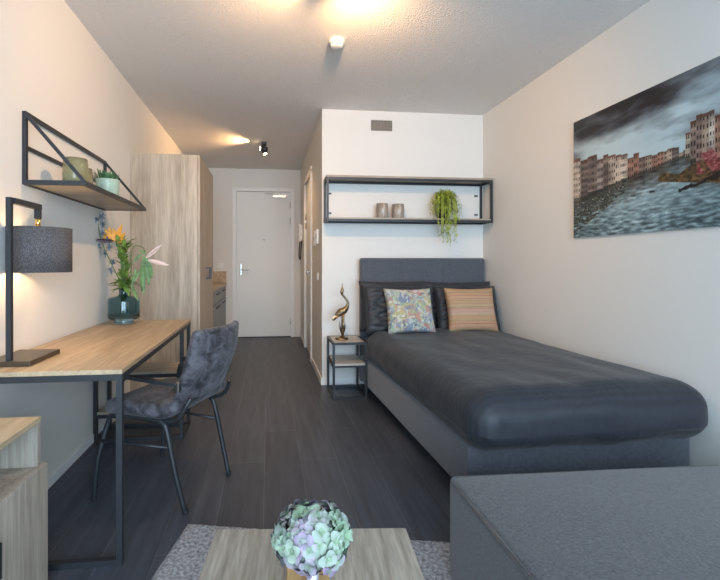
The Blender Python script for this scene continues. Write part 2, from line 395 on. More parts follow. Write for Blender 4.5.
plate('wall_socket', 'white wall socket above the kitchen worktop beside the front door', 'socket',
      [('cover_plate', -.78, -.70, YD-.009, YD, 1.10, 1.18), ('socket_cup', -.765, -.715, YD-.012, YD-.008, 1.115, 1.165)], [M_white, M_trim])
t = thing('intercom', 'white wall intercom with black curled handset cord beside the front door', 'intercom', (XH, 6.45, 1.4))
obj('housing', bxm((-.035, 0, -.05, .05, .12, .36)), M_white, t, bevel=.006)
obj('handset', bxm((-.06, -.03, -.06, -.02, .10, .37)), M_white, t, bevel=.008)
bm = bmesh.new(); tube(bm, curve_pts([(-.04, -.04, .10), (-.05, -.05, .0), (-.05, -.03, -.12), (-.03, 0, -.16), (-.02, .02, -.02), (-.01, .03, .12)]), .009, 8)
obj('cord', bm, M_dark_plastic, t)
t = thing('smoke_detector', 'round white smoke detector on the ceiling', 'smoke detector', (.458, 2.81, H))
bm = bmesh.new(); lathe(bm, [(0, -.002), (.052, -.002), (.052, -.018), (.048, -.02)][::-1], 40); obj('base', bm, M_white, t)
bm = bmesh.new(); lathe(bm, [(0, -.048), (.03, -.048), (.042, -.042), (.046, -.028), (.046, -.02), (0, -.02)], 40); obj('sensor_cap', bm, M_white, t)
bm = bmesh.new(); lathe(bm, [(.0465, -.034), (.047, -.030), (.045, -.030)], 40, closed=True); obj('vent_ring', bm, M_dark_plastic, t)
t = thing('air_vent', 'small grey louvred air vent high on the bed wall', 'vent', (1.108, YB, 2.478))
obj('frame', bxm((-.105, .105, -.012, 0, 0, .012), (-.105, .105, -.012, 0, .088, .10), (-.105, -.093, -.012, 0, .012, .088), (.093, .105, -.012, 0, .012, .088), (-.093, .093, -.002, 0, .012, .088)), plain('vent_metal', (.20, .18, .155), .5, .4), t)
bm = bmesh.new()
for k in range(13): box(bm, -.09+k*.0145, -.083+k*.0145, -.011, -.002, .012, .088)
obj('louvres', bm, plain('louvre_metal', (.30, .265, .22), .5, .4), t)

# ceiling spotlights
def spotlight(name_label, loc, rotz, aims, energy):
    t = thing('ceiling_spotlight', name_label, 'spotlight', loc, rotz)
    obj('ceiling_plate', bxm((-.05, .05, -.03, .03, -.03, 0)), M_black, t, bevel=.003)
    for (x, d) in aims:
        d = Vector(d).normalized(); c = Vector((x, 0, -.085))
        bm = bmesh.new(); tube(bm, [(x, 0, -.028), c], .008); a, b_ = c-d*.045, c+d*.045
        tube(bm, [a, a+d*.01, b_], [.024, .030, .031], 20); hd = obj('lamp_head', bm, M_black, t)
        bm = bmesh.new(); tube(bm, [b_, b_+d*.004], .024, 16); obj('bulb', bm, M_bulb, hd)
    return t
spotlight('black two-head ceiling spotlight in the passage before the front door', (-.05, 5.3, H), R(90), [(-.03, (-.2, 1, .05)), (.045, (-.2, -.3, -1))], 0)
light('passage_spot_lamp', 'SPOT', (-.20, 5.26, 2.605), 26, WARM, (R(92), 0, R(100)), spot_size=R(120), spot_blend=.8, shadow_soft_size=.02)
light('passage_down_lamp', 'SPOT', (.0, 5.32, 2.52), 20, WARM, (R(0), R(-10), 0), spot_size=R(130), spot_blend=.8, shadow_soft_size=.03)
spotlight('black two-head ceiling spotlight over the middle of the room', (.35, 2.08, H), 0, [(-.045, (-.5, .9, -.25)), (.045, (.5, .9, -.25))], 0)
light('room_spot_lamp_left', 'SPOT', (.27, 2.16, 2.555), 48, WARM, Vector((-.8, .5, -.5)).to_track_quat('-Z', 'Y').to_euler(), spot_size=R(150), spot_blend=.9, shadow_soft_size=.03)
light('room_spot_lamp_right', 'SPOT', (.43, 2.16, 2.555), 52, WARM, Vector((.4, .9, -.38)).to_track_quat('-Z', 'Y').to_euler(), spot_size=R(150), spot_blend=.9, shadow_soft_size=.03)

# ------------------------------------------------------------------ wardrobe
WY0, WY1, WX, WH = 3.70, 4.56, -.576, 2.10
t = thing('wardrobe', 'tall grey oak two-door wardrobe against the left wall', 'wardrobe', (XL, WY0, 0))
dx = WX-XL
obj('carcass', bxm((.002, dx-.02, 0, .02, 0, WH), (.002, dx-.02, WY1-WY0-.02, WY1-WY0, 0, WH), (.002, dx-.02, .02, WY1-WY0-.02, WH-.02, WH), (.002, dx-.02, .02, WY1-WY0-.02, .06, .08), (.002, .012, .02, WY1-WY0-.02, .08, WH-.02), (.05, dx-.05, .02, WY1-WY0-.02, 0, .06)), M_oak, t)
half = (WY1-WY0)/2
for k in (0, 1):
    y0 = k*half+.002
    dr = obj('door', bxm((dx-.018, dx, y0, y0+half-.004, .07, WH-.002)), M_oak, t, bevel=.002)
    yh = half-.05 if k == 0 else half+.05
    bm = bmesh.new(); box(bm, dx, dx+.035, yh-.006, yh+.006, 1.03, 1.042); box(bm, dx, dx+.035, yh-.006, yh+.006, 1.128, 1.14); box(bm, dx+.025, dx+.035, yh-.006, yh+.006, 1.042, 1.128)
    obj('handle', bm, M_black, dr)

# ------------------------------------------------------------------ kitchen
KX = -.655; ky = [4.575, 5.3, 6.05, YD-.003]
for k in range(3):
    y0, y1 = ky[k]+.002, ky[k+1]
    lab = ['grey kitchen base cabinet nearest the wardrobe', 'grey kitchen base cabinet, middle of the three', 'grey kitchen base cabinet nearest the front door'][k]
    t = thing('kitchen_cabinet', lab, 'cabinet', (XL+.003, y0, 0), 0, 'kitchen base cabinets')
    L_ = y1-y0; D_ = KX-XL-.025
    obj('body', bxm((0, D_, 0, L_, .1, .83), (0, D_-.06, 0, L_, 0, .1)), M_kitchen, t)
    for z0, z1 in ((.66, .825), (.10, .65)):
        nm = 'drawer' if z0 > .5 else 'door'
        dd = obj(nm, bxm((D_, D_+.018, .003, L_-.003, z0, z1)), M_kitchen, t, bevel=.002)
        bm = bmesh.new(); box(bm, D_+.018, D_+.04, L_*.3, L_*.3+.012, z1-.05, z1-.04); box(bm, D_+.018, D_+.04, L_*.7-.012, L_*.7, z1-.05, z1-.04); box(bm, D_+.032, D_+.042, L_*.3, L_*.7, z1-.052, z1-.038)
        obj('handle', bm, M_black, dd)
tag(obj('kitchen_worktop', bxm((XL+.003, KX+.01, 4.575, YD-.003, .832, .87)), M_desk, bevel=.003), 'oak kitchen worktop running to the front door wall', 'worktop')
tag(obj('splashback', bxm((XL+.003, KX+.005, YD-.02, YD-.001, .872, 1.05)), M_desk, bevel=.002), 'oak splashback board on the entrance wall above the worktop', 'splashback')

# ------------------------------------------------------------------ desk
DX0, DX1, DYa, DYb, DTZ = XL+.008, -.565, 1.725, 3.20, .765
DSY = 2.93   # where the shelf bay starts
t = thing('desk', 'long oak-topped desk with black square-tube frame along the left wall', 'desk', (DX1, DYa, 0))
ox, oy = DX1, DYa
def L(x0, x1, y0, y1, z0, z1): return (x0-ox, x1-ox, y0-oy, y1-oy, z0, z1)
obj('tabletop', bxm(L(DX0, DX1, DYa, DYb, DTZ-.018, DTZ)), M_desk, t, bevel=.0015)
tb = .024
obj('frame', bxm(L(DX0, DX1, DYa+.002, DYa+.002+tb, DTZ-.043, DTZ-.019), L(DX0, DX1, DYb-tb-.002, DYb-.002, DTZ-.043, DTZ-.019),
    L(DX1-tb, DX1-.001, DYa+.026, DYb-.026, DTZ-.043, DTZ-.019), L(DX0, DX0+tb, DYa+.026, DYb-.026, DTZ-.043, DTZ-.019),
    L(DX0+tb, DX1-tb, DYa+.002, DYa+.002+tb, 0, tb), L(DX0+tb, DX1-tb, DSY, DSY+tb, 0, tb), L(DX0+tb, DX1-tb, DYb-tb-.002, DYb-.002, 0, tb),
    L(DX1-tb, DX1-.001, DSY+tb, DYb-.026, 0, tb), L(DX0, DX0+tb, DSY+tb, DYb-.026, 0, tb),
    *[L(DX0+tb, DX1-tb, y, y+tb, z, z+tb) for y in (DSY, DYb-tb-.002) for z in (.415, .155)]), M_black, t)
for y in (DYa+.002, DSY, DYb-tb-.002):
    for x in (DX0, DX1-tb):
        obj('leg', bxm(L(x, x+tb-.001, y, y+tb, 0, DTZ-.043)), M_black, t)
for z in (.44, .18): obj('shelf', bxm(L(DX0+tb, DX1-tb, DSY, DYb-.003, z, z+.016)), M_oakX, t)

# ------------------------------------------------------------------ desk lamp
t = thing('desk_lamp', 'black arched table lamp with dark grey drum shade on the desk', 'lamp', (-1.037, 1.86, DTZ+.001))
obj('base', bxm((-.088, .088, -.045, .205, 0, .02)), M_base_brown, t, bevel=.002)
PZ = .680
bm = bmesh.new(); bar(bm, (-.003, -.02, .02), (-.003, -.02, PZ), .019); obj('post', bm, M_black, t)
bm = bmesh.new(); bar(bm, (0, -.006, PZ-.012), (0, .20, PZ-.012), .024); bar(bm, (0, .188, PZ-.024), (0, .188, PZ-.065), .022); obj('arm', bm, M_black, t)
SC = .165
bm = bmesh.new(); tube(bm, [(0, .188, PZ-.065), (0, .188, PZ-.105)], .011, 14); obj('socket', bm, plain('brass', (.75, .55, .22), .25, 1), t)
SR, SZ0, SZ1 = .128, .372, .572
CY = .188-0.0
bm = bmesh.new(); lathe(bm, [(SR, SZ0), (SR+.0005, SZ1), (SR-.002, SZ1), (SR-.0025, SZ0)], 64, c=(.009, CY, 0), closed=True); obj('lamp_shade', bm, M_shade, t)
bm = bmesh.new()
for a in (0, 120, 240): tube(bm, [(0.0, CY, SZ1-.012), (.009+(SR-.003)*math.cos(R(a)), CY+(SR-.003)*math.sin(R(a)), SZ1-.012)], .002, 6)
obj('shade_spider', bm, M_black, t)
bm = bmesh.new(); lathe(bm, [(0, .46), (.018, .468), (.028, .49), (.026, .52), (.014, .55), (.012, .575), (0, .575)], 20, c=(0, CY, 0)); obj('bulb', bm, M_bulb, t)
light('desk_lamp_light', 'POINT', (-1.037+.02, 1.86+CY, DTZ+.44), 3.5, (1, .62, .30), shadow_soft_size=.03)

# ------------------------------------------------------------------ vase with flowers
VX, VY = -.985, 3.045
t = thing('glass_vase', 'squat teal glass vase on the far end of the desk', 'vase', (VX, VY, DTZ+.001))
bm = bmesh.new(); lathe(bm, [(.0, 0), (.062, 0), (.064, .012), (.060, .022), (.060, .026), (.092, .030), (.102, .042), (.103, .08), (.103, .155), (.098, .172), (.080, .180), (.040, .188), (.032, .200), (.032, .235), (.036, .240),
    (.033, .240), (.028, .233), (.028, .200), (.036, .184), (.078, .175), (.093, .163), (.097, .148), (.097, .08), (.094, .055), (.08, .042), (.0, .040)], 56, closed=False)
obj('vase_body', bm, M_vase, t)
VT = Vector((VX, VY, DTZ+.24)); VB = Vector((VX, VY, DTZ+.06))
def stem(name, label, pts, r=.004, mat=None):
    t = thing(name, label, 'flower', tuple(pts[0]))
    o = Vector(pts[0]); P_ = [Vector(p)-o for p in pts]
    bm = bmesh.new(); tube(bm, curve_pts(P_, 6), r, 8); obj('stem', bm, mat or M_green, t)
    return t, o
def PX(px, py, d):   # point seen at a pixel at camera distance d (layout aid for the stems)
    a = math.atan(45.4/F_PX); u = (px-313.4)/F_PX
    return Vector((d*(math.sin(a)+u*math.cos(a)), d*(math.cos(a)-u*math.sin(a)), CAM_H+(263-py)/F_PX*d))
# bird of paradise
top = PX(116, 241, 2.88)
t, o = stem('bird_of_paradise_flower', 'orange spiky bird of paradise flower in the teal vase', [VB+Vector((-.02, 0, 0)), VT+Vector((-.01, 0, 0)), (VT+top)/2+Vector((.01, 0, 0)), top], .005)
bm = bmesh.new()
for dx_, dz_, l in ((-.5, 1, .12), (-.9, 1, .13), (.3, 1.2, .14), (.8, .7, .10), (-1.3, .7, .12), (.4, .2, .07), (.9, .1, .08), (-1.1, .3, .11), (-.2, 1.3, .10)):
    leaf(bm, top-o, (dx_, random.uniform(-.4, .4), dz_), l*.88, .033, up=(0, -1, .2), curl=.15)
obj('petals', bm, M_orange, t)
bm = bmesh.new(); leaf(bm, top-o, (-1, -.1, .12), .16, .03, up=(0, 0, 1), curl=0); leaf(bm, top-o, (-1, -.1, .02), .13, .03, up=(0, -1, 0), curl=0); obj('beak', bm, plain('beak', (.10, .06, .07), .5), t)
# blue thistle
top = PX(98, 222, 2.9)
t, o = stem('thistle_stem', 'dusty blue thistle stem in the teal vase, nearest the wall', [VB+Vector((-.03, .01, 0)), VT+Vector((-.015, 0, 0)), PX(112, 265, 2.9), PX(101, 240, 2.9), top], .003)
bm = bmesh.new()
for px, py in ((96, 219), (102, 224), (97, 228), (103, 233), (98, 238), (106, 240), (99, 247), (105, 253), (108, 248), (113, 262), (101, 217), (110, 270), (99, 252)):
    c = PX(px+random.uniform(-1, 1), py, 2.9+random.uniform(-.05, .05))-o; bm = bmesh.new()
    for k in range(20):
        v = Vector((random.gauss(0, 1), random.gauss(0, 1), random.gauss(0, 1))); leaf(bm, c, v, random.uniform(.022, .042), .012, curl=0, seg=2)
    obj('thistle_head', bm, M_blue, t)
# leafy green stem
top = PX(123, 241, 2.9)
t, o = stem('leafy_stem', 'tall green leafy stem in the middle of the teal vase', [VB, VT, PX(124, 268, 2.9), top], .005)
bm = bmesh.new()
for k in range(130):
    s = random.random(); c = VT.lerp(top, s)+Vector((random.uniform(-.025, .025), random.uniform(-.03, .03), 0))
    a = random.uniform(0, 6.28); leaf(bm, c-o, (math.cos(a)*.6, math.sin(a)*.6, random.uniform(.2, 1.2)), random.uniform(.04, .07), .030, curl=.3)
for k in range(26):
    a = random.uniform(0, 6.28); leaf(bm, VT-o+Vector((0, 0, random.uniform(0, .08))), (math.cos(a), math.sin(a), random.uniform(-.5, .9)), random.uniform(.06, .12), .03, curl=.4)
obj('leaves', bm, plain('leaf_yellow_green', (.20, .30, .06), .5, var=.45, vscale=30), t)
# arched stem with pink flower
mid = PX(142, 247, 2.85); top = PX(146, 255, 2.8)
t, o = stem('arching_flower', 'arching stem with drooping leaves and two pale pink flower spikes', [VB+Vector((.02, 0, 0)), VT+Vector((.01, 0, 0)), PX(131, 280, 2.9), PX(132, 249, 2.88), mid, top], .003)
bm = bmesh.new()
for (px, py, qx, qy, wd) in ((146, 258, 161, 245, .025), (148, 260, 168, 265, .028)):
    a, b_ = PX(px, py, 2.8), PX(qx, qy, 2.75); leaf(bm, a-o, b_-a, (b_-a).length, wd, up=(0, -1, 0), curl=.05); leaf(bm, a-o, b_-a, (b_-a).length*.9, wd, up=(0, 0, 1), curl=.05)
obj('flower_spikes', bm, M_pink, t)
bm = bmesh.new()
for (px, py, qx, qy, wd) in ((146, 257, 149, 285, .055), (144, 256, 142, 292, .05), (149, 262, 152, 278, .04), (140, 270, 134, 282, .03), (141, 254, 133, 262, .03), (143, 270, 144, 295, .035), (131, 285, 138, 300, .035), (146, 254, 139, 250, .025), (136, 268, 131, 290, .025)):
    a, b_ = PX(px, py, 2.8), PX(qx, qy, 2.78); leaf(bm, a-o, b_-a, (b_-a).length, wd*.72, up=(.3, -1, 0), curl=.08)
obj('leaves', bm, M_green, t)

# ------------------------------------------------------------------ left wall shelf
SY0, SY1, SXF, SZb, SZt = 2.13, 3.14, -.865, 1.55, 1.895
t = thing('wall_shelf', 'black triangular-bracket wall shelf with oak board above the desk', 'shelf', (XL+.001, SY0, SZb))
ln = SY1-SY0; dp = SXF-XL; hh = SZt-SZb; b2 = .018
obj('board', bxm((.0, dp-.018, .018, ln-.018, .004, .022)), M_oakX, t)
obj('edge_frame', bxm((dp-b2, dp, 0, ln, 0, .022), (0, b2, b2, ln-b2, -.001, .004), (b2, dp-b2, 0, b2, 0, .022), (b2, dp-b2, ln-b2, ln, 0, .022)), M_black, t)
obj('back_rail', bxm((0, b2, b2, ln-b2, hh-b2, hh)), M_black, t)
obj('back_rail', bxm((0, b2*.6, b2, ln-b2, hh*.52-b2/2, hh*.52+b2/2)), M_black, t)
for y in (0, ln-b2):
    obj('upright', bxm((0, b2, y, y+b2, 0, hh)), M_black, t)
    bm = bmesh.new(); bar(bm, (b2*.6, y+b2/2, hh-.01), (dp-b2*.6, y+b2/2, .02), b2*.85, b2*.85); obj('brace', bm, M_black, t)
SS = SZb+.0225
def tumbler(name, label, loc, r_, h_, mat, group, rib=.02, open_=True, cat='glass'):
    bm = bmesh.new(); lathe(bm, [(0, 0), (r_*.86, 0), (r_*.95, .006), (r_, h_*.6), (r_*.93, h_), (r_*.87, h_), (r_*.9, h_*.6), (r_*.86, .012), (0, .012)], 48, rib=rib)
    o = obj(name, bm, mat); o.location = loc; return tag(o, label, cat, group)
tumbler('candle_glass', 'wide olive ribbed candle glass at the near end of the left wall shelf', (-1.0, 2.34, SS), .060, .150, M_amber, 'candle glasses on the left wall shelf', cat='candle holder')
tumbler('candle_glass', 'olive candle glass between the wide glass and the succulent on the wall shelf', (-1.055, 2.57, SS), .048, .150, M_amber, 'candle glasses on the left wall shelf', cat='candle holder')
t = thing('potted_succulent', 'spiky green succulent in a mint pot on the left wall shelf', 'plant', (-1.0, 2.79, SS))
bm = bmesh.new(); lathe(bm, [(0, 0), (.056, 0), (.062, .008), (.070, .12), (.070, .128), (.065, .128), (.062, .115), (0, .112)], 40); obj('pot', bm, M_tealpot, t)
bm = bmesh.new()
for k in range(120):
    a = random.uniform(0, 6.28); e = random.uniform(.15, 1.5); rr = random.uniform(0, .05)
    leaf(bm, (rr*math.cos(a), rr*math.sin(a), .115), (math.cos(a)*math.cos(e), math.sin(a)*math.cos(e), math.sin(e)), random.uniform(.045, .085), .013, curl=-.1, seg=3)
obj('leaves', bm, M_succ, t)

# ------------------------------------------------------------------ shelf above the bed
BX0, BX1, BYF, BZ0, BZ1 = .535, 2.138, 3.86, 1.566, 1.99
t = thing('bed_wall_shelf', 'long black box-frame shelf with oak boards above the bed', 'shelf', (BX0, YB-.001, BZ0))
W_ = BX1-BX0; D_ = YB-.001-BYF; h_ = BZ1-BZ0; q = .02
obj('board', bxm((0, W_, -D_, 0, h_-.018, h_)), M_oakX, t, label='oak top board')
obj('board', bxm((q, W_-q, -D_+.002, -.002, .022, .036)), M_oakX, t, label='oak lower board')
for (y0, y1) in ((-D_, -D_+q), (-q, 0)):
    obj('rail', bxm((q, W_-q, y0, y1, 0, .022)), M_black, t); obj('rail', bxm((0, W_, y0, y1, h_-.04, h_-.018)), M_black, t)
    for x in (0, W_-q): obj('upright', bxm((x, x+q, y0, y1, 0, h_-.04)), M_black, t)
for x in (0, W_-q):
    for z in (0, h_-.04): obj('side_rail', bxm((x, x+q, -D_+q, -q, z, z+.022)), M_black, t)
for x in (.045, W_-.045-.03):
    for z in (.09, .28): obj('wall_clip', bxm((x, x+.03, -.012, 0, z, z+.014)), M_black, t)
BS = BZ0+.037
tumbler('candle_glass', 'left taupe ribbed candle glass on the shelf above the bed', (1.082, 3.96, BS), .056, .142, M_cup, 'taupe candle glasses above the bed', rib=.04, cat='candle holder')
tumbler('candle_glass', 'right taupe ribbed candle glass on the shelf above the bed', (1.237, 3.96, BS), .058, .138, M_cup, 'taupe candle glasses above the bed', rib=.04, cat='candle holder')
t = thing('trailing_plant', 'lime green trailing plant hanging over the shelf above the bed', 'plant', (1.675, 3.955, BS))
bm = bmesh.new(); lathe(bm, [(0, 0), (.045, 0), (.06, .1), (.056, .1), (.05, .09), (0, .09)], 28); obj('pot', bm, M_dark_plastic, t)
bm = bmesh.new()
def strand(ctrl, n, l=.030):
    P_ = curve_pts(ctrl, 8); tube(bm, P_, .0015, 4)
    for k in range(n):
        p = P_[random.randrange(len(P_))]; v = Vector((random.gauss(0, 1), random.gauss(0, 1)-.4, random.gauss(-.2, 1)))
        leaf(bm, p+Vector((random.gauss(0, .007), random.gauss(0, .007), 0)), v, random.uniform(.6, 1.2)*l, .011, seg=2, curl=.2)
for k in range(70):
    a = random.uniform(-math.pi, 0) if k > 10 else random.uniform(0, math.pi); rr = random.uniform(.05, .14)
    if k < 52: zf = random.uniform(-.05, .10)
    else: zf = random.uniform(-.24, -.06)
    x = rr*math.cos(a); y = -abs(rr*math.sin(a))*.8
    if zf < .02: y = -.118-random.uniform(0, .03)
    if a > 0: y = random.uniform(0, .05); zf = random.uniform(.08, .15)
    strand([(x*.2, y*.15, .10), (x*.55, y*.4, .255+random.uniform(-.05, .02)), (x*.95, min(y*.85, y*.95) if y < 0 else y, .16), (x, y, zf)], 26)
for k in range(5):
    x = random.uniform(-.03, .05); strand([(x, -.06, .16), (x, -.125, .10), (x+.005, -.135, -.05), (x*.6+.01, -.13, -.16-k*.026)], 44)
obj('foliage', bm, M_lime, t)

# ------------------------------------------------------------------ nightstand and crane sculpture
NX0, NX1, NY0, NY1, NZ = .555, .857, 3.62, 3.99, .49
t = thing('nightstand', 'small black-framed nightstand with grey oak shelves left of the bed', 'nightstand', (NX0, NY0, 0))
w_, d_ = NX1-NX0, NY1-NY0; q = .02
obj('top_board', bxm((q, w_-q, q, d_-q, NZ-.02, NZ-.001), ), M_lightoak, t)
obj('shelf', bxm((q, w_-q, 0.001, d_-q, .292, .310)), M_lightoak, t)
fr = [(q, w_-q, y, y+q, z, z+q) for y in (0, d_-q) for z in (0, NZ-q)] + [(x, x+q, q, d_-q, z, z+q) for x in (0, w_-q) for z in (0, NZ-q)] + [(x, x+q, q, d_-q, .275, .292) for x in (0, w_-q)] + [(q, w_-q, d_-q, d_, .275, .292), (q, w_-q, 0, q, .275, .292)]
for nm_, sel in (('base_frame', lambda b_: b_[4] < .1), ('shelf_frame', lambda b_: .1 < b_[4] < .4), ('top_frame', lambda b_: b_[4] > .4)):
    obj(nm_, bxm(*[b_ for b_ in fr if sel(b_)]), M_black, t)
for x in (0, w_-q):
    for y in (0, d_-q): obj('leg', bxm((x, x+q-.0005, y, y+q-.0005, 0, NZ)), M_black, t)
cx_, cy_ = .665, 3.80
t = thing('crane_sculpture', 'bronze crane bird sculpture on a round foot on the nightstand', 'sculpture', (cx_, cy_, NZ+.001))
bm = bmesh.new(); lathe(bm, [(0, 0), (.058, 0), (.058, .008), (.045, .016), (.03, .022), (.018, .03), (0, .03)], 36); obj('foot', bm, M_brass, t)
bm = bmesh.new()
P_ = curve_pts([(-.075, 0, .185), (-.055, 0, .215), (-.01, 0, .245), (.03, 0, .262), (.062, 0, .300), (.066, 0, .335), (.035, 0, .375), (.004, 0, .405), (.0, 0, .425), (.004, 0, .442), (.004, 0, .462), (.006, 0, .505)], 6)
rad = []
key = [.006, .022, .036, .030, .016, .011, .0095, .010, .015, .016, .008, .0015]
for i in range(len(key)-1): rad += [key[i]+(key[i+1]-key[i])*k/6 for k in range(6)]
rad.append(key[-1]); P_ = [Vector((p.x*.82, p.y, p.z)) for p in P_]; tube(bm, P_, rad, 14); obj('body', bm, M_brass, t)
bm = bmesh.new()
for k in range(9): leaf(bm, (.0-.004*k, (-.012+.003*k)*1.0, .245-.003*k), (-1, (k-4)*.08, -.5-.1*k), .11-.004*k, .028, up=(0, -1, .3), curl=.25)
obj('tail_feathers', bm, M_brass, t)
for s in (-1, 1):
    bm = bmesh.new(); tube(bm, [(.006, s*.012, .02), (.010, s*.013, .12), (.010, s*.012, .24)], [.011, .009, .013], 8); obj('leg', bm, M_brass, t)
bm = bmesh.new()
for k in range(8): a = k*.785; leaf(bm, (.006, 0, .02), (math.cos(a)*.45, math.sin(a)*.45, 1), .10+.03*(k % 3), .014, curl=-.1)
obj('reeds', bm, M_brass, t)

# ------------------------------------------------------------------ bed
BR = R(2.0)
HBX, HBY = 1.460, 4.0
BW, BL = 1.205, 2.045
t = thing('bed', 'dark grey upholstered box-spring bed with panelled headboard', 'bed', (HBX, HBY, 0), BR)
# headboard with stitched panels
def hb_disp(q_):
    x = q_.x
    for s in (-.208, .208):
        q_ = Vector((q_.x, q_.y+(.012*math.exp(-((x-s)/.014)**2) if q_.y < 0 else 0), q_.z))
    return q_
bm = rbox(.632, .035, .585, .025, 110, hb_disp, (.038, -.005, .643)); obj('headboard', bm, M_headboard, t)
obj('bed_base', rbox(BW/2, BL/2-.01, .118, .015, 10, None, (0, -.045-BL/2, .203)), M_headboard, t)
for x in (-BW/2+.07, BW/2-.07):
    for y in (-.15, -BL+.04):
        bm = bmesh.new(); lathe(bm, [(0, 0), (.022, 0), (.028, .085), (0, .085)], 20, c=(x, y, 0)); obj('leg', bm, M_black, t)
obj('mattress', rbox(BW/2-.03, BL/2-.03, .09, .05, 10, None, (0, -.045-BL/2, .413)), M_duvet, t)
def duv(q_):
    p = q_*1.0
    n1 = noise.noise(Vector((p.x*2.2, p.y*1.6, 3))); n2 = noise.noise(Vector((p.x*7, p.y*4, 9+p.z*5)))
    top = max(0, p.z+.02)/.15
    crown = (1-(p.x/.64)**2)*.012
    z = p.z + top*(n1*.016+n2*.008+crown)
    side = abs(p.x)/.6
    bul = max(0, -p.y-.5)/.5
    x = p.x*(1+.03*bul*max(0, 1-(p.z/.16)**2)) + (0.006*noise.noise(Vector((p.y*6, p.z*9, 1 if p.x > 0 else 5)))*side)
    y = p.y - .028*max(0, 1-(p.z/.16)**2)*(1 if p.y < -.6 else 0)+.008*noise.noise(Vector((p.x*6, p.z*8, 2)))*(1 if p.y < -.8 else 0)
    # hem: rises and falls gently
    if p.z < -.05: z += .010+.014*noise.noise(Vector((p.x*3+p.y*3.2, p.y*2.5, 8)))
    x = min(x, 2.146-HBX-.0349*(1.22-y))
    return Vector((x, y, z))
dv = obj('duvet', rbox(BW/2+.018, .955, .150, .120, 56, duv), M_duvet)
a = Vector((0, -.045-1.175, .435)); a.rotate(Matrix.Rotation(BR, 3, 'Z')); dv.location = Vector((HBX, HBY, 0))+a; dv.rotation_euler = (0, 0, BR)
tag(dv, 'charcoal satin duvet spread over the bed with rounded foot end', 'duvet')
# pillows
def pillow_bm(w_, h_, d_, crimp=.05, n=44, seed=0, colfn=None, wr=.012):
    bm = bmesh.new(); lay = bm.loops.layers.color.new('Col') if colfn else None; grid = {}
    for s in (-1, 1):
        for i in range(n+1):
            for j in range(n+1):
                u, v = i/n*2-1, j/n*2-1
                edge = (1-u**4)*(1-v**4)
                pin = 1-crimp*(1-abs(u)**2)*abs(v)**6; pin2 = 1-crimp*(1-abs(v)**2)*abs(u)**6
                th = d_/2*max(0, edge)**.42*(1+.12*noise.noise(Vector((u*1.7, v*1.7, seed))))
                th += wr*edge*noise.noise(Vector((u*3+v*2, v*7-u*2, seed+7*s)))
                if (i in (0, n) or j in (0, n)) and s == 1: grid[s, i, j] = grid[-1, i, j]; continue
                grid[s, i, j] = bm.verts.new((u*w_/2*pin2, s*max(.001, th) if not (i in (0, n) or j in (0, n)) else 0, v*h_/2*pin+h_/2))
    for s in (-1, 1):
        for i in range(n):
            for j in range(n):
                f = bm.faces.new([grid[s, i, j], grid[s, i+1, j], grid[s, i+1, j+1], grid[s, i, j+1]][::-s]); f.smooth = True
                if lay:
                    for lp, (di, dj) in zip(f.loops, [(0,0),(1,0),(1,1),(0,1)][::-s]): lp[lay] = (*colfn((i+di)/n, (j+dj)/n), 1)
    return bm
def on_bed(lx, ly, z):
    v = Vector((lx, ly, 0)); v.rotate(Matrix.Rotation(BR, 3, 'Z')); return (HBX+v.x, HBY+v.y, z)
def put_pillow(name, label, cat, lx, ly, z, size, tilt, yaw, mat, seed, group, colfn=None, n=44, wr=.012, crimp=.05):
    o = obj(name, pillow_bm(*size, seed=seed, colfn=colfn, n=n, wr=wr, crimp=crimp), mat); o.location = on_bed(lx, ly, z)
    o.rotation_euler = (R(-tilt), 0, BR+R(yaw)); return tag(o, label, cat, group)
G = 'charcoal bed pillows'
PZ0 = .565
put_pillow('pillow', 'charcoal satin pillow against the headboard, back left', 'pillow', -.30, -.125, PZ0-.02, (.66, .47, .12), 3, 1, M_pillow, 1, G, wr=.02)
put_pillow('pillow', 'charcoal satin pillow against the headboard, back right', 'pillow', .335, -.125, PZ0-.02, (.68, .46, .12), 3, -2, M_pillow, 2, G, wr=.02)
put_pillow('pillow', 'charcoal satin pillow leaning behind the floral cushion', 'pillow', -.290, -.325, PZ0-.005, (.66, .43, .14), 15, 2, M_pillow, 3, G, wr=.035)
put_pillow('pillow', 'charcoal satin pillow leaning behind the striped cushion', 'pillow', .35, -.325, PZ0-.005, (.60, .42, .14), 15, -2, M_pillow, 4, G, wr=.035)
def fbm(x, y, s, o=4):
    t_ = 0; a_ = 1
    for k in range(o): t_ += a_*noise.noise(Vector((x*s, y*s, s))); s *= 2; a_ *= .5
    return t_
def lerp3(a_, b_, t_): t_ = max(0, min(1, t_)); return tuple(x+(y-x)*t_ for x, y in zip(a_, b_))
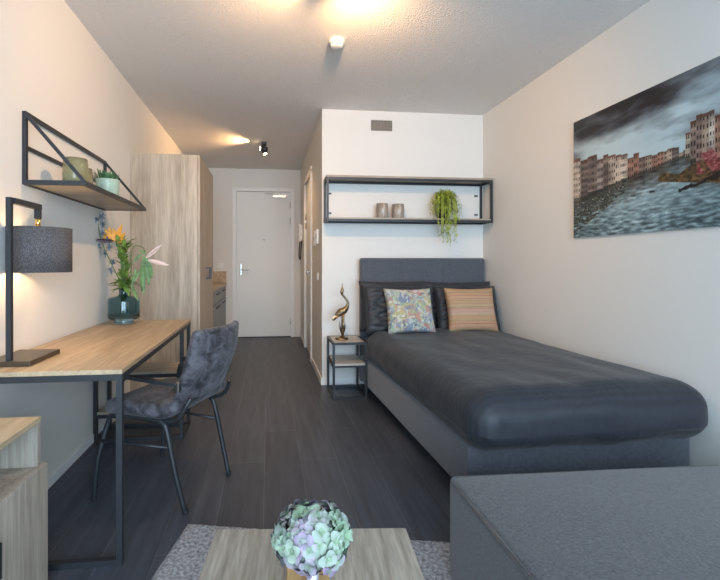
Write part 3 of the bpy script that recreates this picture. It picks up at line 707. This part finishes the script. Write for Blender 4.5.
def floral(u, v):
    u += .04*fbm(u+7, v, 6, 2); v += .04*fbm(u, v+7, 6, 2)
    c = (.60, .61, .58)
    for (cx0, cy0, r_, col, s) in [(a_, b_, r0*.8, c0, s0) for a_, b_, r0, c0, s0 in ((.72, .86, .17, (.62, .20, .15), 3), (.35, .74, .17, (.20, .30, .46), 5), (.2, .45, .15, (.62, .60, .30), 7), (.55, .22, .16, (.36, .56, .50), 9), (.72, .16, .08, (.62, .2, .26), 11), (.68, .58, .15, (.55, .64, .40), 13), (.15, .7, .12, (.40, .60, .45), 15), (.9, .35, .14, (.45, .50, .68), 17), (.3, .15, .13, (.66, .55, .40), 19), (.5, .5, .14, (.35, .42, .60), 21), (.08, .3, .1, (.66, .45, .40), 25))]:
        d = math.hypot(u-cx0, v-cy0)/r_ + .7*fbm(u, v, s*.8)
        if d < .9: c = lerp3(c, col, .75)
    for q_, (col, sc, th) in enumerate((((.22, .34, .52), 6, .22), ((.42, .60, .42), 7, .26), ((.68, .62, .30), 6.5, .28), ((.66, .34, .28), 7.5, .30), ((.30, .42, .60), 11, .30), ((.76, .76, .72), 9, .25))):
        if fbm(u+q_*3.3, v-q_*2.1, sc, 2) > th: c = lerp3(c, col, .7)
    k = fbm(u+3, v, 5.5, 2)
    if abs(k) < .035: c = lerp3(c, (.13, .17, .30), .75)
    k = fbm(u-5, v+3, 7.5, 2)
    if abs(k-.1) < .04: c = lerp3(c, (.62, .25, .22), .5)
    if fbm(u+1, v+9, 9, 2) > .48: c = lerp3(c, (.8, .8, .76), .8)
    return lerp3(c, (.74, .74, .70), .35)
bands = [(.52, .40, .26), (.60, .33, .22), (.55, .45, .28), (.42, .30, .22), (.60, .40, .25), (.56, .22, .20), (.60, .48, .33), (.60, .30, .28), (.45, .42, .28), (.62, .40, .22), (.50, .36, .34), (.62, .52, .36), (.40, .34, .28), (.60, .32, .34), (.62, .50, .48), (.58, .42, .50), (.62, .55, .50)]
def striped(u, v):
    vv = (1-v) + .006*math.sin(u*math.pi*2*18)*(1 if .35 < 1-v < .75 else .2)
    b_ = vv*len(bands)*1.6; i = int(b_) % len(bands); f = b_-int(b_)
    c = bands[i]
    if f < .22: c = lerp3(c, (.72, .62, .46), .8)
    if .5 < f < .68 and math.sin(u*2*math.pi*24) > 0: c = lerp3(c, (.40, .2, .2), .5)
    return lerp3(c, (.72, .62, .50), .55)
CG = 'patterned scatter cushions on the bed'
put_pillow('cushion', 'square cushion with multicoloured floral pattern on the bed', 'cushion', -.262, -.50, PZ0+.012, (.43, .40, .13), 17, 2, M_cushion, 5, CG, floral, n=110, wr=.004, crimp=.09)
put_pillow('cushion', 'square cushion with orange and cream woven stripes on the bed', 'cushion', .295, -.50, PZ0+.012, (.45, .40, .13), 17, -3, M_cushion, 6, CG, striped, n=110, wr=.004, crimp=.09)

# ------------------------------------------------------------------ canal picture on the right wall
PY0, PY1, PZa, PZb = 1.55, 2.775, 1.355, 2.165
t = thing('canvas_picture', 'large picture of a canal lined with old houses under stormy clouds', 'picture', (XR-.001, (PY0+PY1)/2, PZa))
hl = (PY1-PY0)/2; ph = PZb-PZa
obj('panel', bxm((-.018, 0, -hl, hl, 0, ph)), M_trim, t)
random.seed(21)
# painted with u from the far (left) edge to the near edge, v up
bl = []   # facades: (u0,u1,vb,vt,col)
def quadh(u, side):   # roof line and water line for the receding rows
    if side == 0:      # left row: from tall at u=0 to low at u=.52
        t_ = u/.84; return .27+.20*t_, .70-.19*t_**.8
    else:              # right row, rising towards the near edge
        t_ = max(0, min(1, (u-.84)/.06)); return .45-.09*t_, .53+.15*t_**.6
rows = []
def rowgen(u0, u1, wfar, wnear, side):
    u = u0
    while u < u1:
        t_ = (u-u0)/(u1-u0); wd = (wnear*(1-t_)+wfar*t_) if side == 0 else (wfar*(1-t_)+wnear*t_)
        wd *= random.uniform(.7, 1.3); col = random.choice([(.74,.64,.56),(.82,.75,.68),(.55,.46,.42),(.70,.50,.42),(.62,.57,.55),(.85,.79,.73),(.46,.40,.38)])
        rows.append((u, u+wd, side, random.uniform(-.025, .02), col)); u += wd
rowgen(0, .84, .016, .085, 0); rowgen(.84, 1.35, .03, .06, 1)
boats = [(random.uniform(.03, .30), random.uniform(.06, .30)) for _ in range(26)]
def picture(u, v):
    u *= 1.28
    # sky
    k = fbm(u*1.0+4, v*2.6, 1.9, 5); k2 = fbm(u*1.3+9, v*4-u*.6, 2.3, 5)
    up = (v-.45)/.55
    sky = lerp3((.72, .80, .82), (.10, .095, .115), up*1.05-.28+k*.8)
    sky = lerp3(sky, (.66, .74, .77), max(0, k2*1.6+.1)*(1-up*.7))
    # water
    w_ = fbm(u*4, v*14, 4, 4); wl = lerp3((.19, .26, .28), (.72, .82, .84), .46+(.30+.5*max(0, .25-v)/.25)*w_-abs(u-.5)*.5+v*1.1)
    c = sky if v > .42 else wl
    hit = False
    for (u0, u1, side, dz, col) in rows:
        if u0 <= u < u1 and ((side == 0 and u < .84) or (side == 1 and u >= .84)):
            vb, vt = quadh(min((u0+u1)/2, .84) if side == 0 else (u0+u1)/2, side); vt += dz
            if vb < v < vt:
                hit = True; c = col; hgt = (v-vb)/(vt-vb); fx = (u-u0)/(u1-u0); nf = max(3, int((vt-vb)/.05)); nw = max(2, int((u1-u0)/.012))
                if hgt > .93: c = lerp3(c, (.30, .12, .07), .7)
                elif .3 < (hgt*nf) % 1 < .75 and .25 < (fx*nw) % 1 < .7: c = (.05, .045, .05)
                elif (hgt*nf) % 1 < .12: c = lerp3(c, (.7, .65, .58), .5)
                c = lerp3(c, (.08, .07, .07), .18+.4*fbm(u, v, 11, 3))
                if hgt < .16: c = lerp3(c, (.05, .07, .06), .6)
            elif v <= vb:
                s_ = (vb-v)/.16
                if s_ < 1: c = lerp3(lerp3(col, (.05, .08, .08), .75), wl, s_+.3*w_)
    if .68 < u:  # quay and awnings on the near bank
        t_ = (u-.70)/.25
        if .33-.06*t_ < v < .37+.02*t_+.05*fbm(u, v, 9, 2): c = lerp3((.16, .12, .07), (.50, .38, .22), .4+fbm(u*2, v*3, 20, 3))
        if u > .90 and .33 < v < .46+.05*fbm(u, v, 9, 2)-.2*max(0, .94-u): c = lerp3(c, lerp3((.42, .08, .11), (.78, .50, .50), fbm(u*4, v*8, 12, 3)+.35), .8 if math.sin(u*60+v*30) > -.5 else .15)
        if u > .80 and abs((v-.25)-(u-.80)*.25-.02*fbm(u, v, 20, 2)) < .013: c = (.04, .045, .045)
    if u < .45 and not hit:
        if v < .34+.12*u/.45 and v > .03+u*.62 and fbm(u*1.5+2, v*4, 8, 3) > -.15: c = lerp3((.06, .09, .08), (.62, .62, .57), max(0, fbm(u*4, v*9, 14, 2))*1.7+.1)
    for bu, bv in boats[:6]:
        if abs(u-.35-bu) < .018 and abs(v-.12-bv) < .006: c = (.04, .05, .05)
    return tuple(max(.01, min(.9, x)) for x in c)
bm = bmesh.new(); lay = bm.loops.layers.color.new('Col'); NU, NV = 330, 220; g = []
for i in range(NU+1): g.append([bm.verts.new((-.019, hl-2*hl*i/NU, ph*j/NV)) for j in range(NV+1)])
cc = [[picture(i/NU, j/NV) for j in range(NV+1)] for i in range(NU+1)]
for i in range(NU):
    for j in range(NV):
        f = bm.faces.new((g[i][j], g[i+1][j], g[i+1][j+1], g[i][j+1]))
        for lp, (a_, b_) in zip(f.loops, ((i, j), (i+1, j), (i+1, j+1), (i, j+1))): lp[lay] = (*cc[a_][b_], 1)
obj('canvas_face', bm, M_canvas, t)

# ------------------------------------------------------------------ chair at the desk
fdir = Vector((-.459, .22, 0)).normalized()
t = thing('desk_chair', 'grey crushed velvet armchair with black tube legs pushed up to the desk', 'chair', (-.525, 2.34, 0), math.atan2(fdir.y, fdir.x))
# local: +x forwards, +y left (away from the camera side is -y)
def seat_d(q_):
    return Vector((q_.x, q_.y, q_.z + .010*(1-(q_.x/.24)**2)*(1 if q_.z > 0 else 0) - .01*max(0, q_.x/.24)**2 + .045*max(0, (-q_.x-.09)/.13)**2))
obj('seat', rbox(.218, .235, .034, .030, 20, seat_d, (-.002, 0, .465)), M_velvet, t)
# backrest: curved panel leaning back
def back_d(q_):
    s = (q_.z)/.176
    x = q_.x - .11*(s*.5+.5) + .055*(q_.y/.23)**2*1.0 - .02*math.cos(s*1.4)
    y = q_.y*(1-.10*max(0, s)**2-.10*max(0, -s)**2)
    return Vector((x, y, q_.z))
obj('backrest', rbox(.022, .214, .176, .020, 26, back_d, (-.228, 0, .688)), M_velvet, t)
for s in (-1, 1):
    y = s*.205; yf = s*.255
    bm = bmesh.new(); tube(bm, curve_pts([(.252, yf, 0), (.235, yf-.01*s, .20), (.212, y, .37), (.19, y, .412), (.12, y, .422), (-.08, y, .422), (-.125, y, .412), (-.150, y, .37), (-.20, y, .17), (-.247, s*.195, 0)], 6), .0128, 12)
    obj('leg_frame', bm, M_black, t, label='black inverted-U tube forming front and rear leg')
    bm = bmesh.new(); tube(bm, [(.232, yf-.012*s, .205+.09), (-.165, y, .30)], .008, 8); obj('side_stretcher', bm, M_black, t)
    bm = bmesh.new(); tube(bm, curve_pts([(-.05, y-.01*s, .422), (-.16, y-.01*s, .425), (-.215, y-.005*s, .450), (-.246, y-.012*s, .50), (-.262, y-.03*s, .535)], 6), .010, 10)
    obj('back_support', bm, M_black, t)
    bm = bmesh.new()
    P_ = curve_pts([(-.215, s*.225, .612), (-.13, s*.243, .620), (-.03, s*.247, .626), (.05, s*.246, .626), (.095, s*.242, .60), (.107, s*.232, .54), (.105, s*.222, .43)], 6)
    for p, q_ in zip(P_, P_[1:]): bar(bm, p, q_+(q_-p)*.06, .030, .016)
    obj('armrest', bm, M_black, t)
    obj('bolt_bracket', bxm((-.235, -.20, min(s*.208, s*.232), max(s*.208, s*.232), .575, .62)), M_steel, t, bevel=.004)
    for x, yy in ((.252, yf), (-.247, s*.195)):
        bm = bmesh.new(); lathe(bm, [(0, 0), (.014, 0), (.014, .015), (0, .015)], 16, c=(x, yy, 0)); obj('foot_cap', bm, M_rubber, t)
bm = bmesh.new(); tube(bm, [(.10, -.205, .418), (.10, .205, .418)], .009, 8); tube(bm, [(-.10, -.205, .418), (-.10, .205, .418)], .009, 8)
obj('seat_crossbars', bm, M_black, t)

# ------------------------------------------------------------------ sideboard, bottom left
QX, QY = -.795, 1.585
t = thing('sideboard', 'grey oak sideboard with open niche over doors, in front of the desk', 'sideboard', (QX, QY, 0))
ln = 1.25; dp = QX-(XL+.014); tz = .641
obj('carcass', bxm((-dp, 0, -.018, 0, 0, tz-.018), (-dp, 0, -ln, -ln+.018, 0, tz-.018), (-dp, -dp+.012, -ln+.018, -.018, 0, tz-.018), (-dp+.012, 0, -ln+.018, -.018, .455, .473), (-dp+.012, -.02, -ln+.018, -.018, .0, .02)), M_side, t)
obj('top_board', bxm((-dp, .002, -ln, .002, tz-.018, tz)), M_sidetop_lit, t, bevel=.001)
for k in range(2):
    y1 = .012-k*(ln/2+.004); y0 = y1-ln/2
    dr = obj('door', bxm((.002, .02, y0, y1, .03, .478)), M_side, t, bevel=.0015)
    bm = bmesh.new(); yh = y0+.31 if k == 0 else y1-.05
    box(bm, .02, .045, yh-.006, yh+.006, .29, .30); box(bm, .02, .045, yh-.006, yh+.006, .38, .39); box(bm, .038, .048, yh-.006, yh+.006, .29, .39); obj('handle', bm, M_black, dr)

# ------------------------------------------------------------------ rug
A = Vector((-.36, 1.97, 0)); ang = R(-12.5); ux = Vector((math.cos(ang), math.sin(ang), 0)); uy = Vector((-math.sin(ang), math.cos(ang), 0))
RW, RL = 1.75, 2.3
bm = bmesh.new(); n_ = 120; gr = []
for i in range(n_+1):
    row = []
    for j in range(n_+1):
        x, y = i/n_*RW, -j/n_*RL; e = 0 if i in (0, n_) or j in (0, n_) else 1
        row.append(bm.verts.new((x, y, .001+e*(.012+.004*noise.noise(Vector((x*40, y*40, 0)))))))
    gr.append(row)
for i in range(n_):
    for j in range(n_): f = bm.faces.new((gr[i][j], gr[i][j+1], gr[i+1][j+1], gr[i+1][j])); f.smooth = True
o = obj('rug', bm, M_rug); o.location = A; o.rotation_euler = (0, 0, ang); tag(o, 'mottled light grey short-pile rug under the coffee table', 'rug')

# ------------------------------------------------------------------ coffee table
TA = Vector((-.152, 1.274, 0)); tang = R(-5.5); TWx, TWy, TZ = .560, .62, .397
t = thing('coffee_table', 'square greyish oak coffee table on black frame standing on the rug', 'coffee table', tuple(TA+Vector((0, 0, .016))), tang)
obj('tabletop', bxm((0, TWx, -TWy, 0, TZ-.046, TZ-.016)), M_table, t, bevel=.002)
q = .02
for x in (.01, TWx-.01-q):
    for y in (-TWy+.01, -.01-q): obj('leg', bxm((x, x+q, y, y+q, 0, TZ-.047)), M_black, t)
obj('frame', bxm((.01+q, TWx-.01-q, -.01-q, -.01, TZ-.067, TZ-.047), (.01+q, TWx-.01-q, -TWy+.01, -TWy+.01+q, TZ-.067, TZ-.047), (.01, .01+q, -TWy+.01+q, -.01-q, TZ-.067, TZ-.047), (TWx-.01-q, TWx-.01, -TWy+.01+q, -.01-q, TZ-.067, TZ-.047)), M_black, t)
FX, FY = .101, .965
o = obj('wooden_board', bxm((-.052, .052, -.16, .185, 0, .012)), M_board, bevel=.003); o.location = (FX-.008, FY, TZ+.001); o.rotation_euler = (0, 0, R(-4)); tag(o, 'narrow honey-coloured wooden board on the coffee table', 'board')
t = thing('small_vase', 'small silver-white vase on the board on the coffee table', 'vase', (FX, FY, TZ+.014))
bm = bmesh.new(); lathe(bm, [(0, 0), (.022, 0), (.024, .01), (.016, .035), (.014, .05), (.016, .066), (.013, .066), (.011, .05), (.012, .035), (.0, .012)], 28); obj('vase_body', bm, M_silver, t)
t = thing('hydrangea', 'round pale green and lilac hydrangea bloom on the coffee table', 'flower', (FX, FY, TZ+.03))
bm = bmesh.new(); tube(bm, [(0, 0, 0), (0, 0, .06), (0, .0, .11)], .004, 8); obj('stem', bm, M_green, t)
random.seed(5)
bm = bmesh.new(); lay = bm.loops.layers.color.new('Col'); ctr = Vector((0, 0, .132)); N_ = 180
for k in range(N_):
    z = 1-2*(k+.5)/N_; ph_ = k*2.39996; rr = math.sqrt(1-z*z); nrm = Vector((rr*math.cos(ph_), rr*math.sin(ph_), z))
    nrm = (nrm+Vector([random.gauss(0, .10) for _ in range(3)])).normalized()
    c = ctr+Vector((nrm.x*.079, nrm.y*.079, nrm.z*.056))*random.uniform(.78, 1.10)
    t1 = nrm.orthogonal().normalized(); t2 = nrm.cross(t1); a0 = random.uniform(0, 6.28)
    lil = noise.noise(nrm*1.6+Vector((3, 0, 0)))-nrm.x*.35+random.uniform(-.3, .3)
    base = lerp3((.46, .57, .46), (.48, .40, .53), .45+lil*1.1); base = lerp3(base, (.62, .67, .62), random.uniform(.1, .8))
    for m_ in range(4):
        an = a0+m_*1.571; d = (t1*math.cos(an)+t2*math.sin(an)+nrm*random.uniform(.1, .8)).normalized(); n0 = len(bm.faces)
        bm.faces.ensure_lookup_table()
        s = d.cross(nrm).normalized(); Lp = random.uniform(.019, .027); Wp = Lp*.95; rows_ = []
        for i in range(4):
            tt = i/3; wd = Wp/2*[.25, .85, 1.0, .45][i]; cen = c+d*Lp*tt+nrm*(.004*math.sin(tt*3.1)-.006*tt*tt)
            rows_.append((bm.verts.new(cen-s*wd), bm.verts.new(cen-nrm*.0025), bm.verts.new(cen+s*wd)))
        for i in range(3):
            for q_ in (0, 1):
                f = bm.faces.new((rows_[i][q_], rows_[i][q_+1], rows_[i+1][q_+1], rows_[i+1][q_])); f.smooth = True
                edge = i == 2
                colr = lerp3(base, (.68, .54, .66), .35) if edge and lil > 0 else (lerp3(base, (.35, .5, .28), .35) if i == 0 else base)
                for lp in f.loops: lp[lay] = (*colr, 1)
obj('petals', bm, M_petal, t)
bm = bmesh.new(); lathe(bm, [(.0, -.05), (.03, -.045), (.052, -.02), (.055, 0), (.05, .03), (.03, .045), (0, .05)], 20, c=tuple(ctr)); obj('flower_core', bm, plain('core_green', (.26, .34, .22), .8), t)

# ------------------------------------------------------------------ ottoman, bottom right
t = thing('ottoman', 'large square charcoal woven fabric ottoman at the foot of the bed', 'ottoman', (.645, 1.47, 0), R(-1.2))
OW, OL, OT = 1.30, 1.15, .42
def pou(q_):
    top = 1 if q_.z > 0 else 0
    return Vector((q_.x, q_.y, q_.z+top*(.020*(1-(q_.x/(OW/2))**2)*(1-(q_.y/(OL/2))**2)+.004*noise.noise(q_*3))))
obj('body', rbox(OW/2, OL/2, (OT-.05)/2-.002, .022, 24, pou, (OW/2, -OL/2, .05+(OT-.05)/2-.002)), M_pouf, t)
bm = bmesh.new(); z = OT-.012
P_ = [(.006, -.02, z), (.006, -OL+.02, z), (.02, -OL+.006, z), (OW-.02, -OL+.006, z), (OW-.006, -OL+.02, z), (OW-.006, -.02, z), (OW-.02, -.006, z), (.02, -.006, z), (.006, -.02, z)]
tube(bm, P_, .0055, 8); obj('piping', bm, M_pouf, t)
for x in (.08, OW-.08):
    for y in (-.08, -OL+.08):
        bm = bmesh.new(); lathe(bm, [(0, .016), (.025, .016), (.025, .052), (0, .052)], 16, c=(x, y, 0)); obj('foot', bm, M_black, t)
